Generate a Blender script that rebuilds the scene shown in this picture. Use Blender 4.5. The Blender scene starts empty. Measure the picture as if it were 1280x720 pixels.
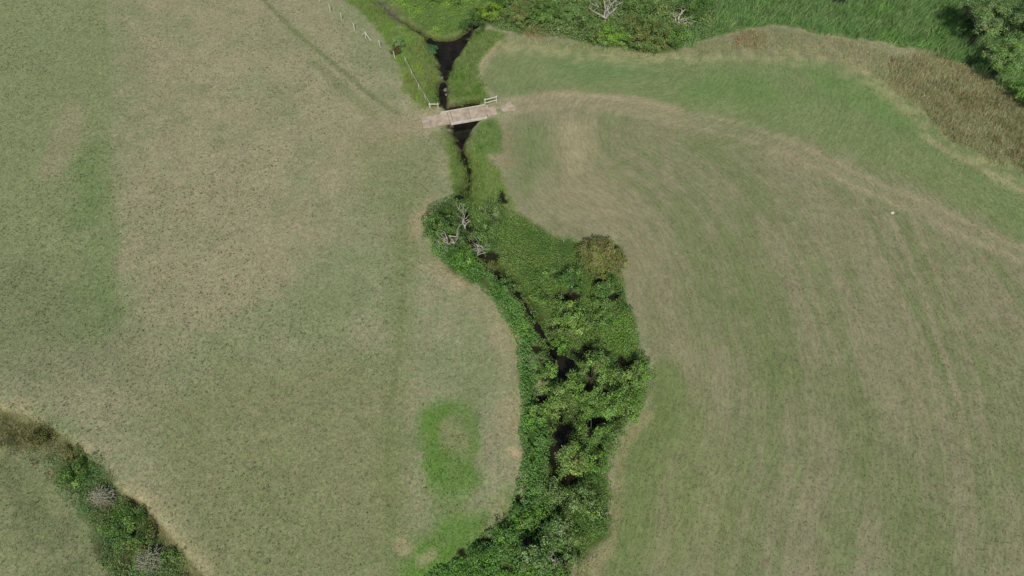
import bpy, math
import numpy as np
from mathutils import Vector

# ---------------------------------------------------------------- camera, sky, sun, exposure
sc = bpy.context.scene
COL = sc.collection
H, F, PITCH = 62.0, 865.0, math.radians(32)
cd = bpy.data.cameras.new('camera'); cam = bpy.data.objects.new('camera', cd); COL.objects.link(cam)
cam.location = (0, 0, H); cam.rotation_euler = (PITCH, 0, 0)
cd.sensor_width = 36; cd.lens = 36*F/1280; cd.clip_start = 0.5; cd.clip_end = 9000
sc.camera = cam
world = bpy.data.worlds.new('World'); sc.world = world; world.use_nodes = True
nt = world.node_tree; nt.nodes.clear()
sky = nt.nodes.new('ShaderNodeTexSky'); sky.sky_type = 'NISHITA'; sky.sun_disc = False
ELEV = 50
sky.sun_elevation = math.radians(ELEV); sky.sun_rotation = math.radians(180)
bg = nt.nodes.new('ShaderNodeBackground'); bg.inputs[1].default_value = 0.065
wo = nt.nodes.new('ShaderNodeOutputWorld')
nt.links.new(sky.outputs[0], bg.inputs[0]); nt.links.new(bg.outputs[0], wo.inputs[0])
sl = bpy.data.lights.new('sun', 'SUN'); sl.energy = 3.35; sl.angle = math.radians(0.5); sl.color = (1, .96, .9)
sun = bpy.data.objects.new('sun', sl); COL.objects.link(sun)
sun.rotation_euler = (math.radians(90-ELEV), 0, math.radians(-3))
sc.view_settings.view_transform = 'Standard'; sc.view_settings.look = 'None'
sc.view_settings.exposure = 0.22; sc.view_settings.gamma = 1

# ---------------------------------------------------------------- helpers
rng = np.random.default_rng(7)
def W(px, py, z=0.0):
    """point of the level z seen at a point of the survey frame"""
    u, v = (px-640)/F, (360-py)/F
    y = v*math.cos(PITCH)+math.sin(PITCH); zz = v*math.sin(PITCH)-math.cos(PITCH)
    t = (z-H)/zz
    return np.array([u*t, y*t])
def WP(pts, z=0.0): return np.array([W(a, b, z) for a, b in pts])
def mpp(px, py):
    u, v = (px-640)/F, (360-py)/F
    return (H/(math.cos(PITCH)-v*math.sin(PITCH)))/F
def lin(r, g, b):
    c = np.array([r, g, b])/255.0
    return np.where(c <= .04045, c/12.92, ((c+.055)/1.055)**2.4)
def _h(ix, iy, s):
    n = (ix.astype(np.int64)*374761393+iy.astype(np.int64)*668265263+s*1442695041) & 0xffffffff
    n = ((n ^ (n >> 13))*1274126177) & 0xffffffff
    n = (n ^ (n >> 16))*2246822519 & 0xffffffff
    return ((n ^ (n >> 15)) & 0xffffff)/float(0xffffff)
def noise(x, y, scale, seed=0):
    x = x/scale; y = y/scale
    ix = np.floor(x); iy = np.floor(y); fx = x-ix; fy = y-iy
    fx = fx*fx*(3-2*fx); fy = fy*fy*(3-2*fy)
    a = _h(ix, iy, seed); b = _h(ix+1, iy, seed); c = _h(ix, iy+1, seed); d = _h(ix+1, iy+1, seed)
    return (a*(1-fx)+b*fx)*(1-fy)+(c*(1-fx)+d*fx)*fy
def fbm(x, y, scale, seed=0, octv=4):
    s = 0; a = 1; t = 0
    for k in range(octv):
        s = s+a*noise(x*(.8)+y*.6+k*17, y*.8-x*.6+k*31, scale/2**k, seed+k*13); t += a; a *= .55
    return s/t
def ss(a, b, x):
    t = np.clip((x-a)/(b-a), 0, 1); return t*t*(3-2*t)
def segdist(x, y, P, closed=False):
    d = np.full(x.shape, 1e9)
    n = len(P)
    for i in range(n if closed else n-1):
        a = P[i]; b = P[(i+1) % n]; e = b-a; L = max(e@e, 1e-9)
        t = np.clip(((x-a[0])*e[0]+(y-a[1])*e[1])/L, 0, 1)
        d = np.minimum(d, (x-a[0]-t*e[0])**2+(y-a[1]-t*e[1])**2)
    return np.sqrt(d)
def sdf(x, y, P):
    ins = np.zeros(x.shape, bool); n = len(P)
    for i in range(n):
        a = P[i]; b = P[(i+1) % n]
        c = (a[1] > y) != (b[1] > y)
        with np.errstate(divide='ignore', invalid='ignore'):
            xx = (b[0]-a[0])*(y-a[1])/(b[1]-a[1])+a[0]
        ins ^= c & (x < xx)
    d = segdist(x, y, P, True)
    return np.where(ins, -d, d)
def bsdf(x, y, P, pad=6.0):
    """sdf, worked out only near the polygon"""
    out = np.full(x.shape, 99.0)
    m = (x > P[:, 0].min()-pad) & (x < P[:, 0].max()+pad) & (y > P[:, 1].min()-pad) & (y < P[:, 1].max()+pad)
    if m.any(): out[m] = sdf(x[m], y[m], P)
    return out
def smooth(P, n=3, closed=False):
    """Chaikin"""
    for _ in range(n-1):
        Q = []
        N = len(P)
        for i in range(N if closed else N-1):
            a = P[i]; b = P[(i+1) % N]
            Q += [a*.75+b*.25, a*.25+b*.75]
        if not closed: Q = [P[0]]+Q+[P[-1]]
        P = np.array(Q)
    return P

def mat(name):
    m = bpy.data.materials.new(name); m.use_nodes = True; return m
def link_obj(name, me, parent=None, m=None):
    o = bpy.data.objects.new(name, me); COL.objects.link(o)
    if parent is not None: o.parent = parent
    if m is not None: me.materials.append(m)
    return o
def tag(o, label=None, cat=None, group=None, kind=None):
    if label: o['label'] = label
    if cat: o['category'] = cat
    if group: o['group'] = group
    if kind: o['kind'] = kind
    return o
def empty(name, loc, rz=0):
    o = bpy.data.objects.new(name, None); COL.objects.link(o); o.location = loc; o.rotation_euler = (0, 0, rz)
    o.empty_display_size = .3
    return o
def arr_mesh(name, V, k, C=None):
    """V (n,3) in runs of k vertices = one face each, colours per vertex"""
    me = bpy.data.meshes.new(name); n = len(V); nf = n//k
    me.vertices.add(n); me.vertices.foreach_set('co', np.ascontiguousarray(V, np.float32).ravel())
    me.loops.add(n); me.loops.foreach_set('vertex_index', np.arange(n, dtype=np.int32))
    me.polygons.add(nf); me.polygons.foreach_set('loop_start', np.arange(0, n, k, dtype=np.int32))
    if C is not None:
        a = me.color_attributes.new('Col', 'FLOAT_COLOR', 'POINT')
        c4 = np.ones((n, 4), np.float32); c4[:, :3] = C; a.data.foreach_set('color', c4.ravel())
    me.update(calc_edges=True)
    return me
def py_mesh(name, V, Fc):
    me = bpy.data.meshes.new(name); me.from_pydata([tuple(v) for v in V], [], Fc); me.update(); return me
class MB:
    def __init__(s): s.v = []; s.f = []
    def box(s, c, d, rz=0, jit=0, taper=0):
        n = len(s.v); ca, sa = math.cos(rz), math.sin(rz)
        for k in (-1, 1):
            for (i, j) in ((-1, -1), (1, -1), (1, 1), (-1, 1)):
                q = 1-taper*(k > 0)
                x, y, z = i*d[0]/2*q, j*d[1]/2*q, k*d[2]/2
                if jit: x += rng.uniform(-jit, jit); y += rng.uniform(-jit, jit); z += rng.uniform(-jit, jit)*.3
                s.v.append((c[0]+x*ca-y*sa, c[1]+x*sa+y*ca, c[2]+z))
        s.f += [[n+a for a in q] for q in ((0, 3, 2, 1), (4, 5, 6, 7), (0, 1, 5, 4), (1, 2, 6, 5), (2, 3, 7, 6), (3, 0, 4, 7))]
    def tube(s, P, R, k=6):
        P = [np.array(p, float) for p in P]; n = len(s.v)
        for i, p in enumerate(P):
            t = P[min(i+1, len(P)-1)]-P[max(i-1, 0)]; t = t/(np.linalg.norm(t)+1e-9)
            a = np.cross(t, (0, 0, 1.) if abs(t[2]) < .9 else (1., 0, 0)); a /= np.linalg.norm(a); b = np.cross(t, a)
            for j in range(k):
                w = 2*math.pi*j/k; s.v.append(tuple(p+R[i]*(a*math.cos(w)+b*math.sin(w))))
        for i in range(len(P)-1):
            for j in range(k):
                j2 = (j+1) % k; s.f.append([n+i*k+j, n+i*k+j2, n+(i+1)*k+j2, n+(i+1)*k+j])
        s.f.append([n+j for j in range(k)][::-1]); s.f.append([n+(len(P)-1)*k+j for j in range(k)])
    def build(s, name, m, parent=None, loc=None, bevel=0):
        o = link_obj(name, py_mesh(name, s.v, s.f), parent, m)
        if loc is not None: o.location = loc
        if bevel:
            md = o.modifiers.new('bevel', 'BEVEL'); md.width = bevel; md.segments = 2
        return o

# ---------------------------------------------------------------- materials
def N(nt, t, **kw):
    n = nt.nodes.new(t)
    for k, v in kw.items(): setattr(n, k, v)
    return n
def foliage_mat(name, rough=.65, transl=.14, nz=9.0):
    m = mat(name); nt = m.node_tree; L = nt.links; b = nt.nodes['Principled BSDF']; out = nt.nodes['Material Output']
    at = N(nt, 'ShaderNodeAttribute', attribute_name='Col')
    tc = N(nt, 'ShaderNodeTexCoord'); no = N(nt, 'ShaderNodeTexNoise'); no.inputs['Scale'].default_value = nz
    L.new(tc.outputs['Object'], no.inputs['Vector'])
    mr = N(nt, 'ShaderNodeMapRange'); mr.inputs[3].default_value = .75; mr.inputs[4].default_value = 1.25
    L.new(no.outputs[0], mr.inputs[0])
    mx = N(nt, 'ShaderNodeVectorMath', operation='SCALE'); L.new(at.outputs['Color'], mx.inputs[0]); L.new(mr.outputs[0], mx.inputs['Scale'])
    L.new(mx.outputs[0], b.inputs['Base Color']); b.inputs['Roughness'].default_value = rough
    b.inputs['Specular IOR Level'].default_value = .25
    tr = N(nt, 'ShaderNodeBsdfTranslucent'); L.new(mx.outputs[0], tr.inputs[0])
    ms = N(nt, 'ShaderNodeMixShader'); ms.inputs[0].default_value = transl
    L.new(b.outputs[0], ms.inputs[1]); L.new(tr.outputs[0], ms.inputs[2]); L.new(ms.outputs[0], out.inputs[0])
    return m
M_LEAF = foliage_mat('leaf')
M_GRASS = foliage_mat('grass_blade', .8, .15, 3.0)
def plain(name, col, rough=.8, scale=6.0, amt=.35, bump=.3, col2=None, aniso=None):
    m = mat(name); nt = m.node_tree; L = nt.links; b = nt.nodes['Principled BSDF']
    tc = N(nt, 'ShaderNodeTexCoord'); mp = N(nt, 'ShaderNodeMapping'); L.new(tc.outputs['Object'], mp.inputs[0])
    if aniso: mp.inputs['Scale'].default_value = aniso
    no = N(nt, 'ShaderNodeTexNoise'); no.inputs['Scale'].default_value = scale; no.inputs['Detail'].default_value = 7
    L.new(mp.outputs[0], no.inputs['Vector'])
    cr = N(nt, 'ShaderNodeMix', data_type='RGBA')
    c = np.array(col); c2 = np.array(col2) if col2 is not None else c*(1-amt)
    cr.inputs[6].default_value = (*np.clip(c*(1+amt*.4), 0, 1), 1); cr.inputs[7].default_value = (*c2, 1)
    mr = N(nt, 'ShaderNodeMapRange'); mr.inputs[1].default_value = .3; mr.inputs[2].default_value = .7
    L.new(no.outputs[0], mr.inputs[0]); L.new(mr.outputs[0], cr.inputs[0]); L.new(cr.outputs[2], b.inputs['Base Color'])
    b.inputs['Roughness'].default_value = rough
    bp = N(nt, 'ShaderNodeBump'); bp.inputs['Strength'].default_value = bump; bp.inputs['Distance'].default_value = .03
    L.new(no.outputs[0], bp.inputs['Height']); L.new(bp.outputs[0], b.inputs['Normal'])
    return m
M_DECK = plain('dusty_concrete', lin(176, 160, 138), .9, 1.6, .38, .4)
M_BEAM = plain('pale_concrete', lin(196, 190, 174), .85, 3.0, .3, .3)
M_ABUT = plain('dark_concrete', lin(92, 86, 74), .9, 3.0, .3, .4)
M_POST = plain('weathered_timber', lin(205, 200, 180), .8, 9.0, .3, .4, aniso=(1, 1, .15))
M_WIRE = plain('galvanised_wire', lin(150, 150, 140), .5, 9.0, .1, 0)
M_DEAD = plain('bleached_dead_wood', lin(176, 170, 156), .85, 5.0, .35, .5)
M_BARK = plain('bark', lin(66, 60, 46), .9, 5.0, .4, .6)
M_TWIG = plain('grey_twigs', lin(150, 147, 122), .9, 5.0, .4, .3)
M_GREY = plain('wet_grey_stone', lin(112, 108, 98), .8, 8.0, .4, .5)
M_STONE = plain('pale_stone', lin(205, 195, 172), .85, 8.0, .3, .5)

def water_mat():
    m = mat('stream_water'); nt = m.node_tree; L = nt.links; b = nt.nodes['Principled BSDF']
    tc = N(nt, 'ShaderNodeTexCoord'); no = N(nt, 'ShaderNodeTexNoise'); no.inputs['Scale'].default_value = .9; no.inputs['Detail'].default_value = 5
    L.new(tc.outputs['Object'], no.inputs['Vector'])
    cr = N(nt, 'ShaderNodeMix', data_type='RGBA'); cr.inputs[6].default_value = (*lin(20, 19, 15), 1); cr.inputs[7].default_value = (*lin(42, 37, 27), 1)
    mr = N(nt, 'ShaderNodeMapRange'); mr.inputs[1].default_value = .35; mr.inputs[2].default_value = .7
    L.new(no.outputs[0], mr.inputs[0]); L.new(mr.outputs[0], cr.inputs[0]); L.new(cr.outputs[2], b.inputs['Base Color'])
    b.inputs['Roughness'].default_value = .12; b.inputs['IOR'].default_value = 1.33
    n2 = N(nt, 'ShaderNodeTexNoise'); n2.inputs['Scale'].default_value = 5; L.new(tc.outputs['Object'], n2.inputs['Vector'])
    bp = N(nt, 'ShaderNodeBump'); bp.inputs['Strength'].default_value = .12; bp.inputs['Distance'].default_value = .02
    L.new(n2.outputs[0], bp.inputs['Height']); L.new(bp.outputs[0], b.inputs['Normal'])
    return m
def ground_mat():
    m = mat('pasture'); nt = m.node_tree; L = nt.links; b = nt.nodes['Principled BSDF']
    at = N(nt, 'ShaderNodeAttribute', attribute_name='Col')
    sk = N(nt, 'ShaderNodeAttribute', attribute_name='streak')
    tc = N(nt, 'ShaderNodeTexCoord')
    # tufted fine pattern
    n1 = N(nt, 'ShaderNodeTexNoise'); n1.inputs['Scale'].default_value = 2.9; n1.inputs['Detail'].default_value = 5; n1.inputs['Roughness'].default_value = .65; n1.inputs['Distortion'].default_value = 1.3
    L.new(tc.outputs['Object'], n1.inputs['Vector'])
    # mown rows
    mp = N(nt, 'ShaderNodeMapping'); mp.inputs['Scale'].default_value = (2.6, .5, .5)
    ra = N(nt, 'ShaderNodeAttribute', attribute_name='row'); sx = N(nt, 'ShaderNodeSeparateXYZ'); cx = N(nt, 'ShaderNodeCombineXYZ')
    L.new(tc.outputs['Object'], sx.inputs[0]); L.new(ra.outputs['Fac'], cx.inputs[0]); L.new(sx.outputs[1], cx.inputs[1]); L.new(sx.outputs[0], cx.inputs[2]); L.new(cx.outputs[0], mp.inputs[0])
    n2 = N(nt, 'ShaderNodeTexNoise'); n2.inputs['Scale'].default_value = 1.6; n2.inputs['Detail'].default_value = 6; n2.inputs['Roughness'].default_value = .65
    L.new(mp.outputs[0], n2.inputs['Vector'])
    mn = N(nt, 'ShaderNodeMix', data_type='FLOAT'); L.new(sk.outputs['Fac'], mn.inputs[0]); L.new(n1.outputs[0], mn.inputs[2]); L.new(n2.outputs[0], mn.inputs[3])
    mr = N(nt, 'ShaderNodeMapRange'); mr.inputs[1].default_value = .3; mr.inputs[2].default_value = .7; mr.inputs[3].default_value = .66; mr.inputs[4].default_value = 1.30
    L.new(mn.outputs[0], mr.inputs[0])
    sc1 = N(nt, 'ShaderNodeVectorMath', operation='SCALE'); L.new(at.outputs['Color'], sc1.inputs[0]); L.new(mr.outputs[0], sc1.inputs['Scale'])
    # green / straw hue wander at 1 m
    n3 = N(nt, 'ShaderNodeTexNoise'); n3.inputs['Scale'].default_value = 1.1; n3.inputs['Detail'].default_value = 6; n3.inputs['Roughness'].default_value = .7
    L.new(tc.outputs['Object'], n3.inputs['Vector'])
    m3 = N(nt, 'ShaderNodeMapRange'); m3.inputs[1].default_value = .35; m3.inputs[2].default_value = .65; L.new(n3.outputs[0], m3.inputs[0])
    hue = N(nt, 'ShaderNodeMix', data_type='RGBA'); hue.inputs[6].default_value = (.90, 1.01, .82, 1); hue.inputs[7].default_value = (1.07, 1.0, .99, 1)
    L.new(m3.outputs[0], hue.inputs[0])
    mul = N(nt, 'ShaderNodeVectorMath', operation='MULTIPLY'); L.new(sc1.outputs[0], mul.inputs[0]); L.new(hue.outputs[2], mul.inputs[1])
    L.new(mul.outputs[0], b.inputs['Base Color']); b.inputs['Roughness'].default_value = .95; b.inputs['Specular IOR Level'].default_value = .1
    bp = N(nt, 'ShaderNodeBump'); bp.inputs['Strength'].default_value = .8; bp.inputs['Distance'].default_value = .07
    L.new(mn.outputs[0], bp.inputs['Height']); L.new(bp.outputs[0], b.inputs['Normal'])
    return m

# ---------------------------------------------------------------- stream, ditch and terrain height
ZW = -0.72
POOLS = [WP(p, ZW) for p in (
    [(535, 47), (545, 51), (556, 51), (573, 46), (583, 40), (590, 36), (592, 42), (584, 54), (575, 68), (568, 82), (563, 96), (559, 108), (554, 112), (551, 98), (548, 82), (541, 68), (537, 58)],
    [(556, 132), (600, 128), (603, 146), (594, 160), (588, 170), (583, 178), (577, 181), (571, 174), (564, 164), (558, 150)],
    [(676, 424), (684, 422), (697, 431), (710, 443), (720, 452), (718, 470), (704, 480), (694, 474), (690, 454), (682, 440)],
    [(688, 528), (714, 524), (718, 545), (708, 560), (700, 576), (690, 572), (690, 550)],
)]
CHANNEL = [  # (polyline, half width)
    (smooth(WP([(554, 105), (552, 120), (555, 135), (566, 140)], ZW)), .3),
    (smooth(WP([(577, 178), (577, 190), (584, 205), (588, 225), (583, 245), (578, 262), (590, 300), (605, 325), (621, 345), (635, 354), (646, 366), (655, 380), (663, 394), (672, 408), (682, 426)], ZW)), .10),
    (smooth(WP([(705, 468), (700, 490), (697, 510), (700, 530)], ZW)), .1),
    (smooth(WP([(696, 570), (702, 595), (690, 630), (660, 680), (640, 720), (620, 800), (600, 900)], ZW)), .0),
    (smooth(WP([(430, -60), (470, 2), (492, 22), (520, 40), (542, 55)], ZW)), -.25),
    (smooth(WP([(586, 42), (604, 20), (640, 5), (700, -20), (800, -60), (900, -110)], ZW)), .1),
]
DITCH = smooth(WP([(-260, 470), (-120, 490), (-20, 528), (35, 535), (80, 562), (125, 605), (165, 640), (195, 680), (225, 730), (260, 820), (280, 900)], -.3))
RIM = smooth(WP([(-200, 470), (-100, 488), (-20, 505), (30, 515), (70, 535), (100, 556), (125, 582), (150, 612), (175, 622), (200, 652), (225, 683), (250, 712), (280, 765), (320, 850)]))
def stream_s(x, y):
    s = np.full(x.shape, 99.0)
    for P in POOLS: s = np.minimum(s, bsdf(x, y, P, 3)+.36)
    for P, w in CHANNEL:
        m = (x > P[:, 0].min()-3) & (x < P[:, 0].max()+3) & (y > P[:, 1].min()-3) & (y < P[:, 1].max()+3)
        if m.any(): s[m] = np.minimum(s[m], segdist(x[m], y[m], P)-w)
    return s+(noise(x, y, .45, 3)-.5)*.35+(fbm(x, y, 1.7, 6, 3)-.5)*1.1
def side(x, y, P):
    """signed distance to a polyline, positive to its left"""
    best = np.full(x.shape, 1e9); sg = np.zeros(x.shape)
    for i in range(len(P)-1):
        a = P[i]; b = P[i+1]; e = b-a; L = max(e@e, 1e-9)
        t = np.clip(((x-a[0])*e[0]+(y-a[1])*e[1])/L, 0, 1)
        dx = x-a[0]-t*e[0]; dy = y-a[1]-t*e[1]; d = dx*dx+dy*dy
        m = d < best; best = np.where(m, d, best); sg = np.where(m, np.sign(e[0]*dy-e[1]*dx), sg)
    return np.sqrt(best)*sg
def near(x, y, P, pad):
    return (x > P[:, 0].min()-pad) & (x < P[:, 0].max()+pad) & (y > P[:, 1].min()-pad) & (y < P[:, 1].max()+pad)
def ZG(x, y, s=None):
    if s is None: s = stream_s(x, y)
    z = (fbm(x, y, 9, 5, 2)-.5)*.10+(noise(x, y, 1.1, 8)-.5)*.04
    z = z*ss(.2, 2.5, s)
    z = z-1.15*ss(1.0, -.35, s)
    # lower-left hollow: a short steep edge on the field side, a long soft side below
    m = near(x, y, RIM, 9)
    if m.any():
        d = side(x[m], y[m], RIM)+(noise(x[m], y[m], 1.3, 4)-.5)*.35    # negative: down in the hollow
        z[m] += -.62*ss(.1, -.6, d)*(1-ss(-3.5, -9, d))
    return z

# ---------------------------------------------------------------- ground colour (what grows where)
TAN = lin(147, 140, 112); TANG = lin(133, 136, 104); GRN = lin(112, 126, 80); BRI = lin(88, 124, 44)
STRAW = lin(172, 160, 122); SOIL = lin(58, 50, 34); UNDER = lin(44, 60, 26); EARTH = lin(162, 145, 120)
def polyf(x, y, pts, soft, nz=1.0, seed=11, amp=1.5):
    P = smooth(WP(pts), 3, True)
    return ss(soft, -soft, bsdf(x, y, P, soft+amp*3+2)+(fbm(x, y, nz*2.5, seed)-.5)*2*amp)
def strokef(x, y, pts, w, soft, amp=.3, seed=21):
    P = smooth(WP(pts), 3)
    out = np.zeros(x.shape); m = near(x, y, P, w+soft+amp*2+.5)
    if m.any():
        xx, yy = x[m], y[m]
        out[m] = 1-ss(w, w+soft, segdist(xx, yy, P)+(fbm(xx, yy, 2.2, seed)-.5)*2*amp)
    return out
RIGHT_EDGE = [(690, 900), (700, 760), (706, 722), (735, 692), (762, 676), (765, 622), (768, 578), (777, 549), (785, 532), (809, 511), (817, 489), (817, 452), (803, 424), (799, 399), (786, 376), (779, 337), (771, 288), (725, 300), (690, 290), (650, 262), (634, 240), (628, 205), (628, 170), (640, 140), (600, 100), (625, 52), (660, 45), (780, 62), (850, 60), (960, 32), (1060, 50), (1150, 80), (1250, 150), (1350, 220), (1800, 400), (1800, 900)]
CREEK = smooth(WP([(690, 1100), (700, 760), (745, 690), (768, 622), (785, 550), (812, 500), (812, 440), (795, 380), (778, 320), (740, 280), (690, 262), (660, 220), (648, 175), (650, 120), (700, 70), (800, 60)]), 4)
def row(x, y):
    return segdist(x, y, CREEK)
def ground_colour(x, y, s=None):
    if s is None: s = stream_s(x, y)
    c = np.zeros(x.shape+(3,))
    def put(col, m): 
        m = np.clip(m, 0, 1)[..., None]; c[...] = c*(1-m)+np.asarray(col)*m
    n_big = fbm(x, y, 14, 1, 4); n_mid = fbm(x, y, 4.0, 2, 4); n_sm = fbm(x, y, 1.2, 9, 3)
    c[...] = TANG
    # --- left field
    put(TAN, ss(.34, .70, n_big*.5+n_mid*.5)*.7)
    put(GRN, ss(.58, .30, n_big*.5+n_mid*.5)*.4)
    put(TAN, polyf(x, y, [(150, -60), (330, -60), (430, 30), (490, 110), (480, 200), (430, 260), (390, 330), (340, 400), (250, 420), (190, 380), (150, 250)], 4, 2, 12, 2)*(.45+.55*ss(.25, .65, n_mid))*.95)
    put(lin(124, 132, 92), polyf(x, y, [(-300, -60), (132, -60), (137, 100), (142, 250), (150, 380), (100, 440), (-200, 430)], .5, .6, 13, .5)*.8)
    put(lin(104, 126, 74), polyf(x, y, [(95, 190), (137, 170), (139, 300), (150, 400), (120, 440), (70, 400), (95, 300)], 1.8, 1.5, 14, 2)*ss(.2, .7, n_mid)*.8)
    put(lin(146, 136, 110), strokef(x, y, [(90, 140), (80, 175), (65, 210)], 1.0, 1.5)*.5)
    put(lin(124, 134, 92), polyf(x, y, [(-50, 0), (70, -20), (60, 120), (0, 200), (-80, 200)], 3, 2, 15, 2)*.35)
    put(lin(112, 118, 86), polyf(x, y, [(-50, 300), (80, 330), (200, 420), (240, 520), (100, 490), (-100, 430)], 3, 2, 16, 3)*.5)
    put(lin(122, 126, 86), polyf(x, y, [(200, 470), (520, 440), (520, 800), (260, 800), (180, 600)], 4, 2, 17, 3)*.75)
    put(lin(116, 124, 80), polyf(x, y, [(430, 160), (530, 150), (560, 210), (530, 280), (520, 330), (470, 260)], 3, 2, 18, 2)*.5)
    put(lin(110, 122, 72), strokef(x, y, [(505, 290), (506, 340), (500, 420), (492, 500), (486, 580), (494, 720)], .6, 1.5)*.3)
    put(lin(100, 114, 66), strokef(x, y, [(505, 290), (506, 340), (500, 420), (494, 470), (486, 530), (484, 600), (490, 660), (496, 740)], .12, .35, .1)*.3)
    put(lin(150, 140, 108), strokef(x, y, [(600, 368), (625, 405), (636, 440), (640, 500), (643, 560), (640, 620), (622, 650)], .3, 2.2, .9)*(.2+.5*ss(.35, .65, n_mid)))
    put(lin(154, 140, 112), strokef(x, y, [(532, 255), (525, 300), (540, 335), (580, 360), (612, 390)], .2, 1.6, .8)*(.2+.5*ss(.35, .65, n_mid)))
    put(BRI, polyf(x, y, [(528, 500), (560, 490), (600, 500), (606, 560), (604, 612), (580, 614), (524, 606), (522, 550)], .9, 1, 19, 1.3)*(.5+.4*ss(.3, .6, n_mid)))
    put(lin(138, 134, 100), polyf(x, y, [(552, 528), (572, 524), (584, 545), (580, 566), (562, 570), (552, 553)], .6, 1, 20, .9)*.6)
    put(BRI, polyf(x, y, [(530, 560), (600, 575), (606, 610), (590, 640), (575, 665), (540, 670), (535, 620)], .9, 1, 23, 1.0)*(.35+.35*n_mid))
    put(BRI, polyf(x, y, [(540, 662), (570, 650), (600, 640), (640, 612), (650, 640), (630, 690), (560, 730), (525, 790), (490, 800), (495, 715), (510, 670)], 1.0, 1, 22, .9)*(.75+.2*ss(.3, .6, n_mid)))
    put(lin(150, 140, 112), strokef(x, y, [(628, 632), (620, 650), (612, 664)], .3, .6)*.6)
    put(lin(176, 158, 126), strokef(x, y, [(640, 562), (645, 566)], .25, .35)*.8)
    put(lin(176, 158, 126), strokef(x, y, [(500, 682), (506, 686)], .3, .8)*.4)
    put(lin(166, 152, 122), strokef(x, y, [(526, 700), (540, 692)], .2, .5)*.5)
    # wheel marks left
    for dx in (0, ):
        put(lin(112, 120, 78), strokef(x, y, [(320, -10), (360, 32), (395, 62), (420, 82), (450, 108), (475, 128), (500, 143)], .16, .35, .1)*.75)
    put(lin(112, 120, 78), strokef(x, y, [(395, 80), (420, 103), (450, 130), (470, 145)], .25, .8, .2)*.5)
    put(lin(150, 136, 108), strokef(x, y, [(500, 155), (530, 153)], .7, 1.8)*.5)
    put(lin(152, 138, 112), strokef(x, y, [(470, 162), (505, 156), (530, 153)], 1.0, 2.5)*.4)
    # --- right field
    r = ss(.5, -.5, sdf(x, y, WP(RIGHT_EDGE)))
    q = row(x, y)+(noise(x, y, 6, 30)-.5)*.5; st = noise(q, y*.05, .7, 31)*.5+noise(q, y*.03, 1.9, 32)*.3+noise(x-y*.1, y*.05, .9, 34)*.2
    rc = lin(124, 125, 92)*np.ones(x.shape+(3,))
    def rput(col, m):
        m = np.clip(m, 0, 1)[..., None]; rc[...] = rc*(1-m)+np.asarray(col)*m
    rput(lin(135, 130, 103), ss(.40, .60, n_big*.25+st*.75)*.75)
    rput(lin(110, 122, 78), ss(.58, .30, n_big*.3+st*.4+n_mid*.3)*.6)
    rput(lin(112, 128, 80), polyf(x, y, [(600, 60), (720, 55), (880, 70), (1000, 75), (1100, 95), (1170, 150), (1290, 215), (1500, 320), (1420, 420), (1280, 300), (1180, 250), (1080, 200), (960, 165), (800, 128), (660, 122), (600, 120)], 2, 2, 33, 1.2)*.8)
    rput(lin(98, 126, 68), polyf(x, y, [(1000, 78), (1080, 92), (1130, 125), (1180, 165), (1170, 190), (1090, 150), (1020, 120), (900, 130), (840, 110), (900, 90)], 2.5, 2, 34, 2.5)*ss(.3, .6, n_mid)*.7)
    rput(lin(96, 124, 74), polyf(x, y, [(690, 72), (800, 80), (860, 98), (760, 100), (700, 95)], 2, 2, 35, 2)*.5)
    rput(lin(100, 120, 68), polyf(x, y, [(645, 150), (690, 155), (695, 200), (660, 250), (640, 220)], 2, 2, 36, 1.5)*.55)
    rput(lin(158, 146, 116), polyf(x, y, [(700, 145), (735, 145), (745, 185), (722, 222), (700, 200)], 2, 1.5, 37, 1.5)*.7)
    rput(lin(144, 134, 106), polyf(x, y, [(690, 225), (770, 215), (790, 260), (760, 285), (700, 270)], 3, 1.5, 38, 2)*.6)
    rput(lin(140, 132, 104), polyf(x, y, [(780, 280), (830, 330), (860, 420), (900, 480), (850, 500), (820, 430), (800, 380)], 3, 1.5, 39, 2)*.5)
    for (p, w, a) in (([(915, 310), (945, 380), (965, 430), (975, 470)], 1.2, .5), ([(1040, 480), (1090, 560), (1130, 640), (1160, 720)], 1.6, .45), ([(1150, 330), (1180, 400), (1210, 470)], .8, .35), ([(850, 250), (880, 330), (930, 430)], .8, .3), ([(1250, 420), (1275, 520), (1300, 620)], .8, .3)):
        rput(lin(104, 118, 70), strokef(x, y, p, w, 2.2, 1.0)*a)
    rput(lin(102, 120, 66), strokef(x, y, [(835, 470), (830, 520), (805, 570), (790, 640), (778, 740)], 1.0, 1.6, .6)*.7)
    rput(lin(116, 126, 76), polyf(x, y, [(820, 500), (900, 500), (930, 740), (780, 740)], 3, 1, 41, 2)*.5)
    rput(lin(160, 148, 112), strokef(x, y, [(783, 545), (792, 530), (808, 520)], .3, .9, .4)*.5)
    rput(lin(146, 138, 100), strokef(x, y, [(778, 560), (772, 600), (768, 640), (764, 690)], .1, .8, .4)*.4)
    rput(lin(140, 134, 92), polyf(x, y, [(770, 670), (762, 690), (730, 740), (700, 740), (735, 692)], .8, 1, 42, .5)*.6)
    # farm track
    tr = [(618, 134), (650, 131), (700, 127), (745, 128), (790, 134), (840, 145), (900, 156), (950, 170), (1000, 190), (1050, 214), (1100, 238), (1150, 258), (1200, 282), (1280, 320), (1400, 380)]
    rput(lin(148, 141, 112), strokef(x, y, tr, .7, 1.8, .6)*(.15+.4*n_mid))
    rput(lin(156, 142, 116), strokef(x, y, [(645, 131), (700, 124), (745, 125), (800, 132), (840, 142)], .8, 1.2, .5)*.7)
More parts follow.
